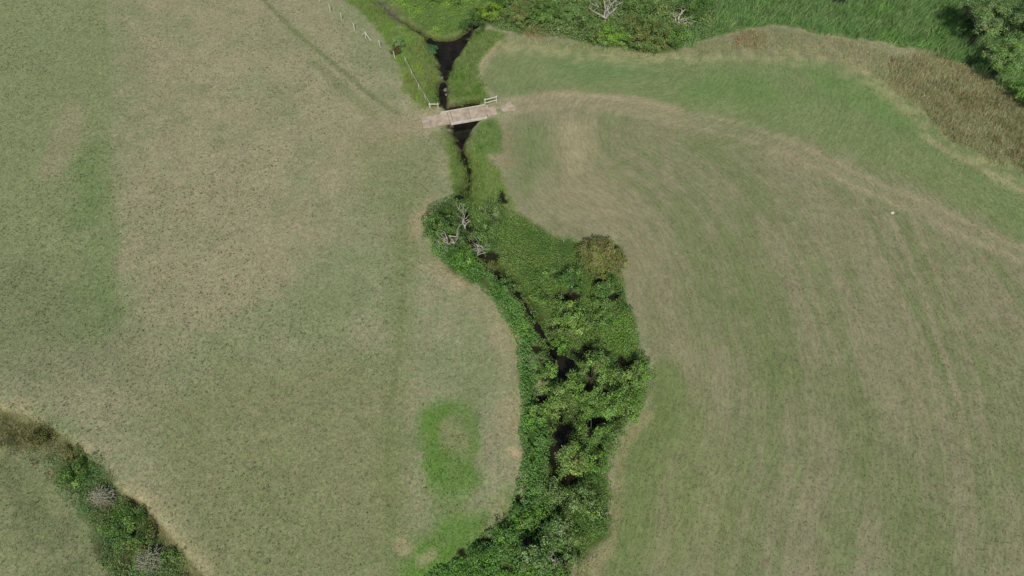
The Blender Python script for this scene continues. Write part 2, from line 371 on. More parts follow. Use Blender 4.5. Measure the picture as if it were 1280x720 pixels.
    rput(lin(146, 136, 110), strokef(x, y, [(985, 186), (1040, 208), (1100, 240), (1160, 264), (1280, 318)], .8, 1.2, .5)*.6)
    for dy in (-4, 5):
        rput(lin(118, 116, 86), strokef(x, y, [(a, b+dy) for a, b in tr], .05, .4, .3)*ss(.3, .6, n_sm)*.4)
    rput(lin(124, 128, 94), strokef(x, y, tr, .15, .4, .2)*.5)
    for dy in (-8, 9): rput(lin(158, 148, 120), strokef(x, y, [(a, b+dy) for a, b in tr], .12, .5, .3)*ss(.3, .55, n_sm)*.25)
    for k in (0, 1):
        rput(lin(148, 138, 114), strokef(x, y, [(1112+k*26, 268), (1140+k*26, 330), (1170+k*28, 410), (1200+k*30, 500)], .15, .4, .15)*.45)
    rput(lin(160, 148, 118), strokef(x, y, [(1165, 178), (1190, 192), (1230, 212), (1290, 245), (1350, 280)], .2, .5, .2)*.55)
    rput(lin(158, 152, 112), strokef(x, y, [(625, 60), (700, 62), (790, 74), (870, 70), (960, 66), (1040, 72), (1090, 98), (1130, 130), (1180, 175), (1235, 205), (1300, 240)], .3, 2.6, 1.5)*(.1+.4*ss(.35, .6, n_sm)))
    rput(lin(150, 136, 106), strokef(x, y, [(615, 134), (640, 133)], .4, 1.0, .4)*.6)
    c[...] = c*(1-r[..., None])+rc*r[..., None]
    put(lin(176, 160, 128), strokef(x, y, [(633, 46), (618, 58), (606, 70), (598, 82), (596, 94), (606, 112)], .2, .3, .1)*.55)
    put(lin(132, 118, 92), polyf(x, y, [(618, 150), (640, 148), (640, 190), (622, 190)], 1, 1, 43, .5)*.5)
    put(lin(140, 124, 96), polyf(x, y, [(612, 192), (630, 188), (650, 200), (640, 208), (618, 205)], 1, 1, 45, .5)*.5)
    # --- lower-left hollow
    m = near(x, y, RIM, 12)
    if m.any():
        d = np.full(x.shape, 9.0); d[m] = side(x[m], y[m], RIM)
        far = ss(-9, -11, d)
        put(lin(168, 156, 120), ss(1.6, .1, d+(n_sm-.5)*2)*ss(-.3, .2, d)*ss(.35, .6, n_mid)*.6)
        put(lin(104, 100, 62), ss(.15, -.3, d)*ss(-4.2, -1.6, d+(n_mid-.5)*4)*.8)
        put(lin(116, 124, 84), ss(-2.2, -5, d)*.9)
        put(lin(134, 134, 98), ss(-3, -7, d)*ss(.35, .65, n_sm)*.5)
    # --- wet ground, under plants, painted crown shade, stream bed
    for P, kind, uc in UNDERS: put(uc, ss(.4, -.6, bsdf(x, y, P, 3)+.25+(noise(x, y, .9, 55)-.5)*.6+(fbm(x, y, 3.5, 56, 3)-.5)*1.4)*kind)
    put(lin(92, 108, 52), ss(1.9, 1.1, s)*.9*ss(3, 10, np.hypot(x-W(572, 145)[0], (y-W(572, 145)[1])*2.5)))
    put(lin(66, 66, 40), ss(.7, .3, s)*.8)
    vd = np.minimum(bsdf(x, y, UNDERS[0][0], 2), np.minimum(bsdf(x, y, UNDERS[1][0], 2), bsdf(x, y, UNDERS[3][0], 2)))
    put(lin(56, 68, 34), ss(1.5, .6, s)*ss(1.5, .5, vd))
    put(lin(36, 36, 24), ss(.25, -.1, shade_pocket(x, y)))  # shade beside the crowns, put into the ground colour
    put(SOIL, ss(.35, .0, s))
    put(lin(92, 88, 78), polyf(x, y, [(466, 2), (480, 2), (502, 22), (498, 28), (484, 26)], .4, 1, 46, .2)*.9)
    lum = (c*[.25, .65, .10]).sum(-1, keepdims=True); dry = ss(.02, .10, lum[..., 0])[..., None]
    c = lum+(c-lum)*(1-.09*dry)
    c *= (.90+.20*n_sm)[..., None]
    return c

# ---------------------------------------------------------------- where the tall growth stands
P_BRAM = [(536, 303), (557, 338), (596, 357), (624, 388), (644, 428), (648, 489), (651, 569), (648, 622), (627, 652), (592, 681), (559, 705), (525, 722), (490, 770), (470, 900), (690, 900), (700, 760), (720, 715), (700, 650), (680, 600), (690, 540), (672, 480), (672, 425), (655, 395), (640, 365), (615, 345), (585, 322), (560, 300)]
P_NETT = [(623, 262), (650, 266), (690, 292), (722, 302), (777, 310), (777, 337), (784, 376), (797, 399), (801, 424), (815, 452), (815, 489), (807, 510), (783, 531), (775, 548), (766, 578), (763, 622), (760, 675), (735, 692), (720, 715), (700, 650), (690, 540), (690, 480), (700, 440), (682, 415), (668, 395), (650, 360), (625, 335), (606, 300)]
P_UPST = [(560, 178), (570, 184), (583, 185), (600, 182), (612, 196), (632, 215), (634, 240), (650, 264), (622, 268), (600, 285), (570, 275), (562, 240), (558, 205)]
P_LCLUMP = [(533, 262), (555, 248), (575, 240), (600, 270), (625, 270), (628, 300), (612, 345), (585, 330), (560, 312), (535, 300), (528, 282)]
P_TL = [(420, -90), (430, 0), (455, 24), (478, 48), (494, 75), (502, 110), (522, 140), (553, 138), (551, 100), (546, 78), (537, 60), (534, 48), (496, 26), (466, -2), (440, -90)]
P_TN = [(440, -90), (478, 0), (500, 14), (538, 46), (571, 43), (588, 34), (604, 28), (640, 10), (640, -90)]
P_TR = [(560, 134), (562, 96), (575, 66), (590, 44), (606, 34), (640, 42), (618, 60), (600, 80), (604, 100), (618, 122), (612, 132)]
P_BR = [(597, 152), (622, 147), (630, 170), (628, 192), (608, 196), (590, 190)]
P_BL = [(535, 164), (560, 160), (572, 182), (566, 200), (556, 195)]
P_BAND = [(604, 32), (650, 44), (700, 46), (760, 60), (830, 68), (870, 55), (900, 40), (900, -110), (620, -110)]
P_REED = [(850, 64), (900, 46), (960, 32), (1058, 46), (1143, 60), (1200, 78), (1235, 100), (1290, 140), (1400, 180), (1420, -110), (870, -110)]
P_DRY = [(605, 62), (640, 46), (700, 48), (780, 64), (850, 68), (900, 48), (960, 34), (1058, 48), (1143, 62), (1130, 90), (1116, 118), (1085, 95), (1040, 70), (960, 64), (900, 66), (850, 74), (780, 76), (700, 62), (640, 56), (612, 72)]
P_BROWN = [(1105, 78), (1150, 62), (1200, 74), (1240, 98), (1290, 130), (1400, 180), (1420, 300), (1330, 245), (1280, 214), (1235, 200), (1174, 166), (1143, 132), (1110, 112)]
P_HR = [(-150, 490), (-20, 508), (30, 518), (70, 538), (100, 560), (122, 585), (150, 618), (175, 640), (215, 686), (245, 722), (290, 800), (170, 800), (130, 720), (110, 670), (85, 620), (45, 585), (0, 562), (-150, 555)]
P_HG = [(45, 568), (100, 562), (132, 584), (150, 615), (176, 640), (205, 672), (228, 700), (255, 760), (150, 760), (122, 690), (98, 640), (70, 610)]
UNDERS = [(WP(p), k, c) for p, k, c in ((P_BRAM, 1, lin(60, 84, 32)), (P_NETT, 1, lin(72, 92, 40)), (P_UPST, .8, lin(96, 118, 50)), (P_LCLUMP, 1, lin(62, 80, 36)), (P_TL, .85, lin(98, 116, 54)), (P_TN, .9, lin(92, 118, 44)), (P_TR, .85, lin(98, 116, 62)), (P_BR, .8, lin(92, 116, 56)), (P_BL, .5, lin(108, 118, 66)), (P_BAND, .9, lin(78, 94, 46)), (P_REED, .95, lin(76, 104, 50)), (P_BROWN, .75, lin(118, 116, 78)), (P_HG, .85, lin(72, 94, 50)))]

# crown shade painted as dark ellipses on the ground, undergrowth left out there
SHADE_POCKETS = [(W(a, b, 0), rx*mpp(a, b), ry*mpp(a, b)*1.25) for a, b, rx, ry in ((741, 441, 21, 8), (778, 455, 8, 8), (794, 455, 11, 6), (713, 373, 22, 6), (753, 354, 9, 5), (768, 372, 10, 6), (733, 486, 18, 7), (756, 491, 7, 5), (679, 484, 9, 4), (676, 498, 9, 4), (714, 602, 14, 8), (742, 529, 11, 6), (700, 411, 11, 4), (627, 249, 7, 8), (556, 272, 12, 7), (577, 247, 7, 5), (699, 519, 7, 5), (613, 322, 9, 6), (752, 560, 6, 5), (690, 650, 9, 4), (660, 676, 8, 4), (700, 700, 10, 5), (636, 660, 8, 4), (604, 677, 11, 4), (577, 692, 7, 4), (648, 622, 4, 4), (669, 437, 8, 5), (600, 12, 8, 4), (603, 24, 6, 3), (722, 30, 6, 3), (741, 26, 5, 2), (818, 10, 12, 4), (655, 22, 5, 3), (1212, 20, 7, 22), (1225, 60, 8, 14), (1244, 82, 9, 8), (1275, 40, 6, 8), (1050, 2, 8, 4))]
def shade_pocket(x, y):
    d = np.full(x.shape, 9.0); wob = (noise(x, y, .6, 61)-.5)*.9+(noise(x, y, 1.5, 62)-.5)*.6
    for c, a, b in SHADE_POCKETS:
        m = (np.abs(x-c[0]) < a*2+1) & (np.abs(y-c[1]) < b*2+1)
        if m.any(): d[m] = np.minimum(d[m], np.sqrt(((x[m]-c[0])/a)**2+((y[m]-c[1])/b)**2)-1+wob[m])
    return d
# ---------------------------------------------------------------- ground sheet (one mesh to the horizon)
def axis(lo, hi, step, far):
    c = np.arange(lo, hi+1e-6, step); out = []; d = step
    while True:
        d *= 1.35; last = out[-1] if out else hi
        if last+d > far: break
        out.append(last+d)
    hi_part = np.array(out+[far]); out = []; d = step
    while True:
        d *= 1.35; last = out[-1] if out else lo
        if last-d < -far: break
        out.append(last-d)
    lo_part = np.array(([-far]+out[::-1]))
    return np.concatenate([lo_part, c, hi_part])
gx = axis(-88, 88, .22, 4000.); gy = axis(4, 98, .22, 4000.)
X, Y = np.meshgrid(gx, gy)
xf, yf = X.ravel(), Y.ravel()
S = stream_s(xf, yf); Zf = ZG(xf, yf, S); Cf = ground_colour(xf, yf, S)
nx, ny = len(gx), len(gy)
me = bpy.data.meshes.new('ground')
V = np.stack([xf, yf, Zf], 1)
me.vertices.add(len(V)); me.vertices.foreach_set('co', V.astype(np.float32).ravel())
i = (np.arange(ny-1)[:, None]*nx+np.arange(nx-1)[None]).ravel()
q = np.stack([i, i+1, i+1+nx, i+nx], 1).astype(np.int32)
me.loops.add(q.size); me.loops.foreach_set('vertex_index', q.ravel())
me.polygons.add(len(q)); me.polygons.foreach_set('loop_start', np.arange(0, q.size, 4, dtype=np.int32))
a = me.color_attributes.new('Col', 'FLOAT_COLOR', 'POINT'); c4 = np.ones((len(V), 4), np.float32); c4[:, :3] = Cf; a.data.foreach_set('color', c4.ravel())
st = me.attributes.new('streak', 'FLOAT', 'POINT')
rmask = ss(1, -2, sdf(xf, yf, WP(RIGHT_EDGE)))*ss(88, 70, yf)
st.data.foreach_set('value', (rmask*.62).astype(np.float32))
ra = me.attributes.new('row', 'FLOAT', 'POINT'); ra.data.foreach_set('value', row(xf, yf).astype(np.float32))
me.update(calc_edges=True)
me.polygons.foreach_set('use_smooth', np.ones(len(q), bool))
g = link_obj('ground', me, None, ground_mat()); g['kind'] = 'structure'
g['label'] = 'grazed dry pasture on both sides of the stream'
# water in the stream bed
pts = WP([(-100, -160), (1500, -160), (1500, 300), (900, 900), (450, 900), (450, 200), (350, 100)], ZW)
wx = (float(W(430, 0)[0])-25, 75.)
wme = py_mesh('stream_water', [(-9, 2, ZW), (45, 2, ZW), (45, 160, ZW), (-60, 160, ZW), (-25, 60, ZW)], [(0, 1, 2, 3, 4)])
w = link_obj('water', wme, None, water_mat()); w['kind'] = 'structure'

# ---------------------------------------------------------------- leaves and blades
def unit(v): return v/(np.linalg.norm(v, axis=-1, keepdims=True)+1e-9)
def leaf_verts(P, size, up=.8, out=None, asp=.5, fold=0):
    n = len(P); nr = rng.normal(size=(n, 3)); nr = unit(nr)
    nr[:, 2] += up
    if out is not None: nr += out
    nr = unit(nr); t = unit(np.cross(nr, rng.normal(size=(n, 3)))); b = np.cross(nr, t)
    L = (size*rng.uniform(.7, 1.3, n))[:, None]
    return np.stack([P-t*L*.5, P+b*L*asp*.5, P+t*L*.5, P-b*L*asp*.5], 1).reshape(-1, 3)
def blade_verts(P, h, w, lean=.5, wind=(0, 0)):
    n = len(P); th = rng.uniform(0, 2*np.pi, n); l = rng.uniform(.1, 1, n)*lean
    h = h*rng.uniform(.6, 1.25, n)
    d = np.stack([np.cos(th)*l+wind[0], np.sin(th)*l+wind[1], np.ones(n)], 1); d = unit(d)
    s = unit(np.cross(d, rng.normal(size=(n, 3))))*(w*rng.uniform(.6, 1.3, n))[:, None]*.5
    return np.stack([P-s, P+s, P+d*h[:, None]], 1).reshape(-1, 3)
FK = 1.28
def pal(n, cols, wts=None, var=.16, key=None):
    """colours picked from a palette; key in 0..1 picks patches instead of single leaves"""
    cols = np.array(cols)
    if key is None: idx = rng.choice(len(cols), n, p=wts)
    else: idx = np.clip((key+rng.normal(0, .12, n))*len(cols), 0, len(cols)-1).astype(int)
    c0 = cols[idx]; lum = (c0*[.25, .65, .10]).sum(1, keepdims=True); c0 = lum+(c0-lum)*.93
    return np.clip(FK*c0*(1+rng.normal(0, var, (n, 1)))*(1+rng.normal(0, .05, (n, 3))), .004, .9)
def scatter(P, dens, jitter=.5, skip_stream=.15, seed=60):
    P = smooth(P, 2, True)
    lo, hi = P.min(0)-1, P.max(0)+1
    n = int((hi-lo).prod()*dens)
    x = rng.uniform(lo[0], hi[0], n); y = rng.uniform(lo[1], hi[1], n)
    d = sdf(x, y, P)+(fbm(x, y, 1.6, seed, 3)-.5)*2*jitter
    k = d < 0; x, y, d = x[k], y[k], -d[k]
    s = stream_s(x, y); k = s > skip_stream+(noise(x, y, .7, 71)-.5)*.5
    x, y, d, s = x[k], y[k], d[k], s[k]; k = shade_pocket(x, y) > rng.uniform(-.25, .15, len(x))
    return x[k], y[k], d[k], s[k]
def leafy(name, label, cat, poly, h, dens, size, cols, mound=.9, jitter=.6, up=1.1, asp=.55, seed=60, skip=.0, holes=.0, edge=.9):
    x, y, d, s = scatter(WP(poly), dens, jitter, skip, seed)
    m = .45*noise(x, y, mound, seed+1)+.25*noise(x, y, mound*.45, seed+2)+.3*noise(x, y, mound*3, seed+4)
    if holes: k = noise(x, y, mound*1.3, seed+5) > holes; x, y, d, s, m = x[k], y[k], d[k], s[k], m[k]
    hh = h*np.clip(-.3+2.1*m, .10, 2)*(.35+.65*ss(0, edge, d))*(.6+.4*ss(.2, 1.2, s))
    z = ZG(x, y)+hh*(1-.75*rng.uniform(0, 1, len(x))**2.2)
    key = fbm(x, y, 2.6, seed+3, 3)*2.2-.6
    C = pal(len(x), cols, key=key, var=.11)*(.85+.3*noise(x, y, 1.4, seed+7))[:, None]
    V = leaf_verts(np.stack([x, y, z], 1), size, up, asp=asp)
    o = link_obj(name, arr_mesh(name, V, 4, np.repeat(C, 4, 0)), None, M_LEAF)
    return tag(o, label, cat, kind='stuff')
def grassy(name, label, cat, poly, h, dens, w, cols, jitter=.7, lean=1.0, wind=(0, 0), seed=80, patch=3.0, skip=-.05, edge=.8, clump=.5):
    x, y, d, s = scatter(WP(poly), dens, jitter, skip, seed)
    m = noise(x, y, clump, seed+1); k = rng.uniform(0, 1, len(x)) < .35+.8*m
    x, y, d, m = x[k], y[k], d[k], m[k]
    hh = h*(.45+.8*m)*(.4+.6*ss(0, edge, d))
    key = fbm(x, y, patch, seed+3, 3)*1.7-.35
    C = pal(len(x), cols, key=key)
    V = blade_verts(np.stack([x, y, ZG(x, y)-.02], 1), hh, w, lean, wind)
    C = np.repeat(C, 3, 0)
    o = link_obj(name, arr_mesh(name, V, 3, C), None, M_GRASS)
    return tag(o, label, cat, kind='stuff')
G1, G2, G3, G4 = lin(92, 128, 52), lin(78, 116, 48), lin(104, 134, 62), lin(66, 100, 44)
LIME, LIME2 = lin(128, 160, 44), lin(112, 148, 48)
OLV, OLV2, TANL = lin(118, 126, 66), lin(128, 128, 78), lin(168, 154, 106)
BRN, BRN2 = lin(128, 104, 66), lin(146, 112, 80)
leafy('bramble_thicket', 'low bright green bramble bank along the left side of the stream clump', 'brambles', P_BRAM, .95, 150, .17, [lin(96, 138, 48), lin(84, 130, 50), lin(72, 112, 46), lin(88, 126, 56)], mound=.7, seed=100, holes=.12)
leafy('nettle_bed', 'mid green nettles filling the right side of the stream clump among the trees', 'nettles', P_NETT, .9, 190, .115, [lin(78, 112, 46), lin(100, 134, 50), lin(110, 130, 62), lin(90, 122, 52), lin(118, 136, 66), lin(76, 110, 44)], mound=.9, seed=120, jitter=.9, holes=.10)
leafy('stream_plants', 'dark green plants overhanging the narrow channel inside the clump', 'plants', [(604, 318), (630, 343), (652, 360), (670, 388), (686, 418), (702, 440), (694, 482), (676, 482), (668, 440), (658, 408), (642, 382), (618, 354), (596, 330)], .6, 110, .15, [lin(84, 112, 52), lin(96, 124, 56)], mound=.7, seed=125, skip=.1)
leafy('bright_nettles', 'smooth bright green patch of weeds above the big tree crowns', 'weeds', [(742, 396), (784, 394), (796, 425), (790, 442), (760, 440), (744, 420)], .75, 120, .14, [lin(96, 140, 40), lin(100, 140, 48)], mound=1.2, seed=140)
leafy('hawthorn_scrub', 'low dark tangled scrub under the dead branches at the upper left of the clump', 'scrub', P_LCLUMP, 1.2, 110, .16, [lin(70, 104, 42), lin(92, 122, 56), lin(60, 92, 42)], mound=1.0, seed=150, holes=.16)
grassy('bank_grass', 'lime green long grass beside the narrow stream below the bridge', 'long grass', P_UPST, .6, 120, .035, [lin(108, 142, 48), lin(118, 138, 62), lin(92, 128, 48)], seed=160)
grassy('ditch_grass', 'lime and olive long grass left of the dark pool above the bridge', 'long grass', P_TL, .6, 120, .04, [LIME2, lin(104, 132, 58), OLV, LIME], seed=170, lean=1.1, skip=-.45)
leafy('pondweed', 'vivid lime green marsh plants behind the dark pool at the top', 'marsh plants', P_TN, .6, 110, .14, [LIME, lin(100, 134, 56), lin(88, 120, 56), lin(108, 140, 54), lin(96, 124, 62)], mound=1.4, seed=180, up=.9, holes=.1, skip=-.35)
grassy('mound_grass', 'long green grass on the bank right of the dark pool', 'long grass', P_TR, .8, 130, .045, [lin(104, 132, 58), lin(118, 136, 74), lin(96, 128, 48)], seed=190, lean=1.1, wind=(-.3, -.1), skip=-.4)
grassy('verge_grass', 'green grass on the right bank just below the bridge', 'long grass', P_BR, .5, 130, .04, [lin(92, 128, 50), lin(98, 126, 58)], seed=200)
grassy('verge_grass', 'olive grass on the left bank just below the bridge', 'long grass', P_BL, .35, 90, .04, [lin(120, 132, 72), lin(108, 132, 50)], seed=210)
leafy('hedge_bottom', 'mixed green scrub under the row of shrubs at the top middle', 'scrub', P_BAND, 1.1, 75, .2, [lin(94, 128, 60), lin(108, 128, 70), lin(84, 118, 56), lin(116, 132, 66)], mound=1.2, seed=220)
grassy('reed_bed', 'tall bright green reeds along the top right of the meadow', 'reeds', P_REED, 1.5, 62, .085, [lin(104, 142, 72), lin(98, 132, 74), lin(126, 150, 88), lin(90, 122, 66), lin(112, 150, 72)], seed=230, lean=.8, wind=(.2, -.15), clump=1.5, jitter=1.2, patch=4)
grassy('dry_grass', 'straw coloured dry grass fringe between meadow and reeds', 'dry grass', P_DRY, .45, 70, .05, [lin(166, 158, 116), lin(138, 144, 94), lin(154, 150, 106), lin(122, 138, 80)], seed=240, lean=1.0, jitter=.9)
grassy('rough_grass', 'brown rough seed heads in the patch at the right edge', 'rough grass', P_BROWN, .8, 80, .055, [lin(144, 132, 94), lin(160, 150, 112), lin(108, 128, 72), lin(160, 156, 118), lin(128, 110, 72), lin(114, 130, 76), lin(148, 138, 98)], seed=250, lean=.9, patch=3, jitter=1.8, clump=1.4)
grassy('dock_stems', 'small reddish brown patch of dead weeds below the shrubs at top middle', 'dead weeds', [(652, 48), (658, 34), (676, 30), (688, 38), (686, 52)], .7, 90, .05, [lin(146, 122, 86), lin(138, 122, 80)], seed=260)
grassy('dock_stems', 'larger reddish brown patch of dead weeds below the reeds', 'dead weeds', [(908, 60), (918, 42), (940, 34), (962, 44), (958, 64)], .7, 80, .05, [lin(150, 124, 90), lin(142, 128, 86)], seed=262)
grassy('dock_stems', 'reddish weeds beside the green patch right of the clump top', 'dead weeds', [(650, 270), (660, 264), (668, 276), (658, 284)], .4, 60, .045, [lin(138, 118, 78), lin(128, 128, 70)], seed=264)
grassy('dock_stems', 'reddish weeds left of the square hawthorn', 'dead weeds', [(680, 292), (690, 283), (698, 288), (688, 296)], .4, 60, .045, [lin(142, 116, 78), lin(128, 128, 70)], seed=266)
grassy('hollow_grass', 'brown and olive rank grass in the hollow at the lower left', 'rank grass', P_HR, .7, 95, .04, [lin(104, 98, 58), lin(94, 112, 56), lin(126, 120, 74), lin(98, 92, 56), lin(88, 112, 56)], seed=270, lean=1.1, patch=2.2, jitter=1.0, clump=1.1)
leafy('bramble_patch', 'green bramble patch in the hollow at the lower left', 'brambles', P_HG, .7, 110, .13, [lin(84, 122, 62), lin(76, 114, 62), lin(98, 124, 62)], mound=.9, seed=280, jitter=1.5, holes=.22)

grassy('edge_grass', 'straw and olive tall grass along the lower right edge of the clump', 'tall grass', [(735, 688), (762, 672), (766, 620), (772, 576), (779, 548), (790, 534), (796, 534), (786, 552), (778, 600), (774, 640), (772, 676), (745, 710), (730, 770), (700, 770), (706, 722)], .35, 90, .045, [lin(150, 142, 98), lin(118, 132, 70), lin(136, 134, 86)], seed=290, jitter=.6)
grassy('edge_grass', 'straw tall grass along the left field edge of the bramble bank', 'tall grass', [(530, 310), (556, 344), (594, 362), (620, 392), (640, 430), (644, 490), (646, 566), (643, 618), (622, 650), (590, 678), (592, 684), (628, 655), (650, 622), (653, 569), (650, 489), (646, 428), (626, 386), (597, 355), (558, 336), (538, 303)], .3, 100, .04, [lin(160, 150, 110), lin(120, 134, 66), lin(142, 138, 90)], seed=295, jitter=.5)

for lab, poly in (('lush bright green grass around the small tan spot in the left field', [(530, 505), (560, 496), (598, 505), (602, 560), (600, 610), (575, 640), (540, 620), (526, 590)]), ('lush bright green grass at the bottom edge beside the brambles', [(545, 665), (600, 642), (632, 622), (640, 645), (592, 680), (545, 712), (510, 760), (495, 760), (505, 705), (520, 680)])):
    grassy('lush_grass', lab, 'lush grass', poly, .2, 55, .045, [lin(84, 122, 44), lin(98, 128, 56), lin(112, 132, 70)], seed=300, jitter=1.3, lean=1.3)
# short grass tufts over both fields (trapezoid in view)
def in_unders(x, y):
    m = np.zeros(x.shape, bool)
    for P, k, uc in UNDERS:
        if k > .5: m |= bsdf(x, y, P, 1) < 0
    return m
def field_pts(n, seed):
    r = np.random.default_rng(seed)
    y = 8+84*r.uniform(0, 1, n)**.85; hw = .60*np.hypot(y, H)*1.12+3
    # keep to the view frustum's footprint and a margin
    x = r.uniform(-1, 1, n)*(np.sin(PITCH)*y+np.cos(PITCH)*H)*.80
    return x, y
x, y = field_pts(230000, 1)
k = ~in_unders(x, y); x, y = x[k], y[k]
s = stream_s(x, y); k = s > .8; x, y, s = x[k], y[k], s[k]
br = (np.abs(x-W(572, 145)[0]) < 7.5) & (np.abs(y-W(572, 145)[1]) < 3.2); x, y, s = x[~br], y[~br], s[~br]
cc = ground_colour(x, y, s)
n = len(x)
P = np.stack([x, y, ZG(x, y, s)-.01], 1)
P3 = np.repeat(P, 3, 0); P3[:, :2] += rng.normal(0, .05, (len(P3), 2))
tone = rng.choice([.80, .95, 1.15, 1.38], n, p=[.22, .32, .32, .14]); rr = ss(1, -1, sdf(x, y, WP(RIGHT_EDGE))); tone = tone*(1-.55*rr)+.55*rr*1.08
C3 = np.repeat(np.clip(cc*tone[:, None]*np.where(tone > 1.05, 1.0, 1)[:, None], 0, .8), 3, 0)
V = blade_verts(P3, .13, .055, 1.6)
tag(link_obj('grass', arr_mesh('grass', V, 3, np.repeat(C3, 3, 0)), None, M_GRASS), 'short dry grass tufts all over both fields', 'grass', kind='stuff')
# darker weeds in the left field
x, y = field_pts(26000, 2)
k = (x < W(600, 300)[0]-1) & ~in_unders(x, y); x, y = x[k], y[k]
k = sdf(x, y, WP(RIGHT_EDGE)) > 6; x, y = x[k], y[k]
den = .6*fbm(x, y, 9, 90, 3)+.4*fbm(x, y, 2.2, 91, 3); k = rng.uniform(0, 1, len(x)) < ss(.42, .62, den)*.85+.03; x, y = x[k], y[k]
s = stream_s(x, y); k = s > 1; x, y, s = x[k], y[k], s[k]
P = np.stack([x, y, ZG(x, y, s)], 1); n = len(P)
sz = np.repeat(rng.choice([.04, .07, .13], n, p=[.6, .3, .1]), 9)[:, None]; P = np.repeat(P, 9, 0); P[:, :2] += rng.normal(0, 1, (len(P), 2))*sz; P[:, 2] += rng.uniform(.02, .1, len(P))
C = pal(n, [lin(88, 100, 62), lin(98, 104, 74), lin(80, 98, 52)]); C = np.repeat(C, 9, 0)
tag(link_obj('thistle_tufts', arr_mesh('thistle_tufts', leaf_verts(P, .11, 1.0, asp=.4), 4, np.repeat(C, 4, 0)), None, M_LEAF), 'small dark weed tufts dotted over the left field', 'weeds', kind='stuff')

# ---------------------------------------------------------------- shrubs and trees
# openings between and through the crowns, at crown height
GAPS = [(W(a, b, 2.4), rx*mpp(a, b), ry*mpp(a, b)*1.6) for a, b, rx, ry in ((734, 482, 17, 7), (756, 489, 8, 6), (782, 458, 8, 8), (679, 482, 9, 5), (678, 498, 10, 4), (700, 545, 12, 14), (714, 600, 13, 7), (742, 529, 12, 6), (760, 546, 7, 6), (715, 371, 20, 6), (766, 372, 9, 6), (706, 516, 8, 5), (662, 678, 9, 4), (720, 640, 7, 4), (684, 640, 8, 4), (740, 600, 6, 5), (590, 296, 6, 5), (566, 272, 6, 5), (722, 484, 8, 4), (772, 482, 6, 4))]
def tree(name, label, cat, px, py, rx, h, cols, group=None, ry=None, leaf=.17, dens=1.0, seed=0, flat=.75, dark=None, nlobe=5, lump=.42):
    r = np.random.default_rng(1000+seed)
    h = h*1.15; hc = h*.60
    cx, cy = W(px, py, hc); R = 1.12*rx*mpp(px, py); RY = (1.12*ry*mpp(px, py) if ry else R)
    base = float(ZG(np.array([cx]), np.array([cy]))[0])
    root = empty(name, (cx, cy, base)); tag(root, label, cat, group)
    # lobed crown: several offset ellipsoids share it
    lobes = [(np.zeros(3)+(0, 0, hc), 1.0)]
    for i in range(nlobe):
        th = 2*np.pi*(i+r.uniform(-.45, .45))/nlobe; q = r.uniform(.42, .80)
        lobes.append((np.array([math.cos(th)*R*q, math.sin(th)*RY*q, hc*(r.uniform(.55, 1.15))]), r.uniform(.32, .58)))
    V = []; C = []; cen = []
    area = 0
    for (c0, q) in lobes:
        rr = np.array([R*q*(.62 if q == 1 else 1), RY*q*(.62 if q == 1 else 1), (h-hc)*q*(.95 if q == 1 else 1.05)])
        ncl = int(max(5, dens*9*rr[0]*rr[1]+4))
        d = unit(r.normal(size=(ncl, 3))); d[:, 2] = np.abs(d[:, 2])*1.1-.35; d = unit(d)
        cpos = c0+d*rr*r.uniform(.6, 1.2, (ncl, 1))
        cen.append(cpos)
    cen = np.concatenate(cen)
    keep = np.ones(len(cen), bool)
    for g0, ga, gb in GAPS: keep &= (((cen[:, 0]+cx-g0[0])/ga)**2+((cen[:, 1]+cy-g0[1])/gb)**2) > r.uniform(.6, 1.2, len(cen))
    cen = cen[keep] if keep.sum() > 5 else cen
    d = unit(cen-np.array([0, 0, hc*.7]))
    rad = r.uniform(.65, 1.25, len(cen))*lump*(1 if R > 1.2 else .7)
    nl = np.maximum(12, (dens*46*(rad/.42)**2*(.17/leaf)**1.4)).astype(int)
    idx = np.repeat(np.arange(len(cen)), nl)
    off = unit(r.normal(size=(len(idx), 3)))*(r.uniform(0, 1, (len(idx), 1))**.45); off[:, 2] *= flat
    P = cen[idx]+off*rad[idx][:, None]
    P[:, 2] = np.maximum(P[:, 2], .12)
    ck = pal(len(cen), cols, var=.20)*[.75, .88, .68]
    C = np.clip(ck[idx]*(1+r.normal(0, .14, (len(idx), 1))), .004, .9)
    V = leaf_verts(P, leaf, .35, out=d[idx]*.7+off*.6)
    o = link_obj('crown' if h > 1.6 else 'foliage', arr_mesh('crown', V, 4, np.repeat(C, 4, 0)), root, M_LEAF)
    # trunk and limbs
    mb = MB(); t0 = .035*h+.02
    top = np.array([r.uniform(-.1, .1)*R, r.uniform(-.1, .1)*R, hc*.95])
    mb.tube([(0, 0, -.15), top*.4+(r.uniform(-.1, .1), r.uniform(-.1, .1), 0), top], [t0*1.2, t0*.85, t0*.5])
    for i in range(5 if h > 2 else 3):
        e = cen[r.integers(len(cen))]; f = r.uniform(.25, .8); a = top*f
        mb.tube([a, (a+e)/2+(0, 0, .12*h*r.uniform(0, 1)), e], [t0*.5, t0*.3, t0*.12], 5)
    mb.build('trunk' if h > 1.6 else 'stem', M_BARK, root)
    return root
CG = [lin(112, 130, 72), lin(102, 122, 64), lin(122, 136, 84)]        # grey green
CM = [lin(116, 140, 66), lin(104, 130, 58), lin(126, 146, 76)]        # mid alder
CD = [lin(86, 114, 54), lin(78, 104, 50), lin(98, 122, 62)]           # dark
CO = [lin(124, 114, 66), lin(108, 114, 60), lin(134, 122, 80)]        # olive tan
CB = [lin(104, 140, 50), lin(112, 146, 58), lin(96, 130, 52)]         # bright
CW = [lin(122, 140, 88), lin(110, 130, 76), lin(130, 144, 100)]       # willow
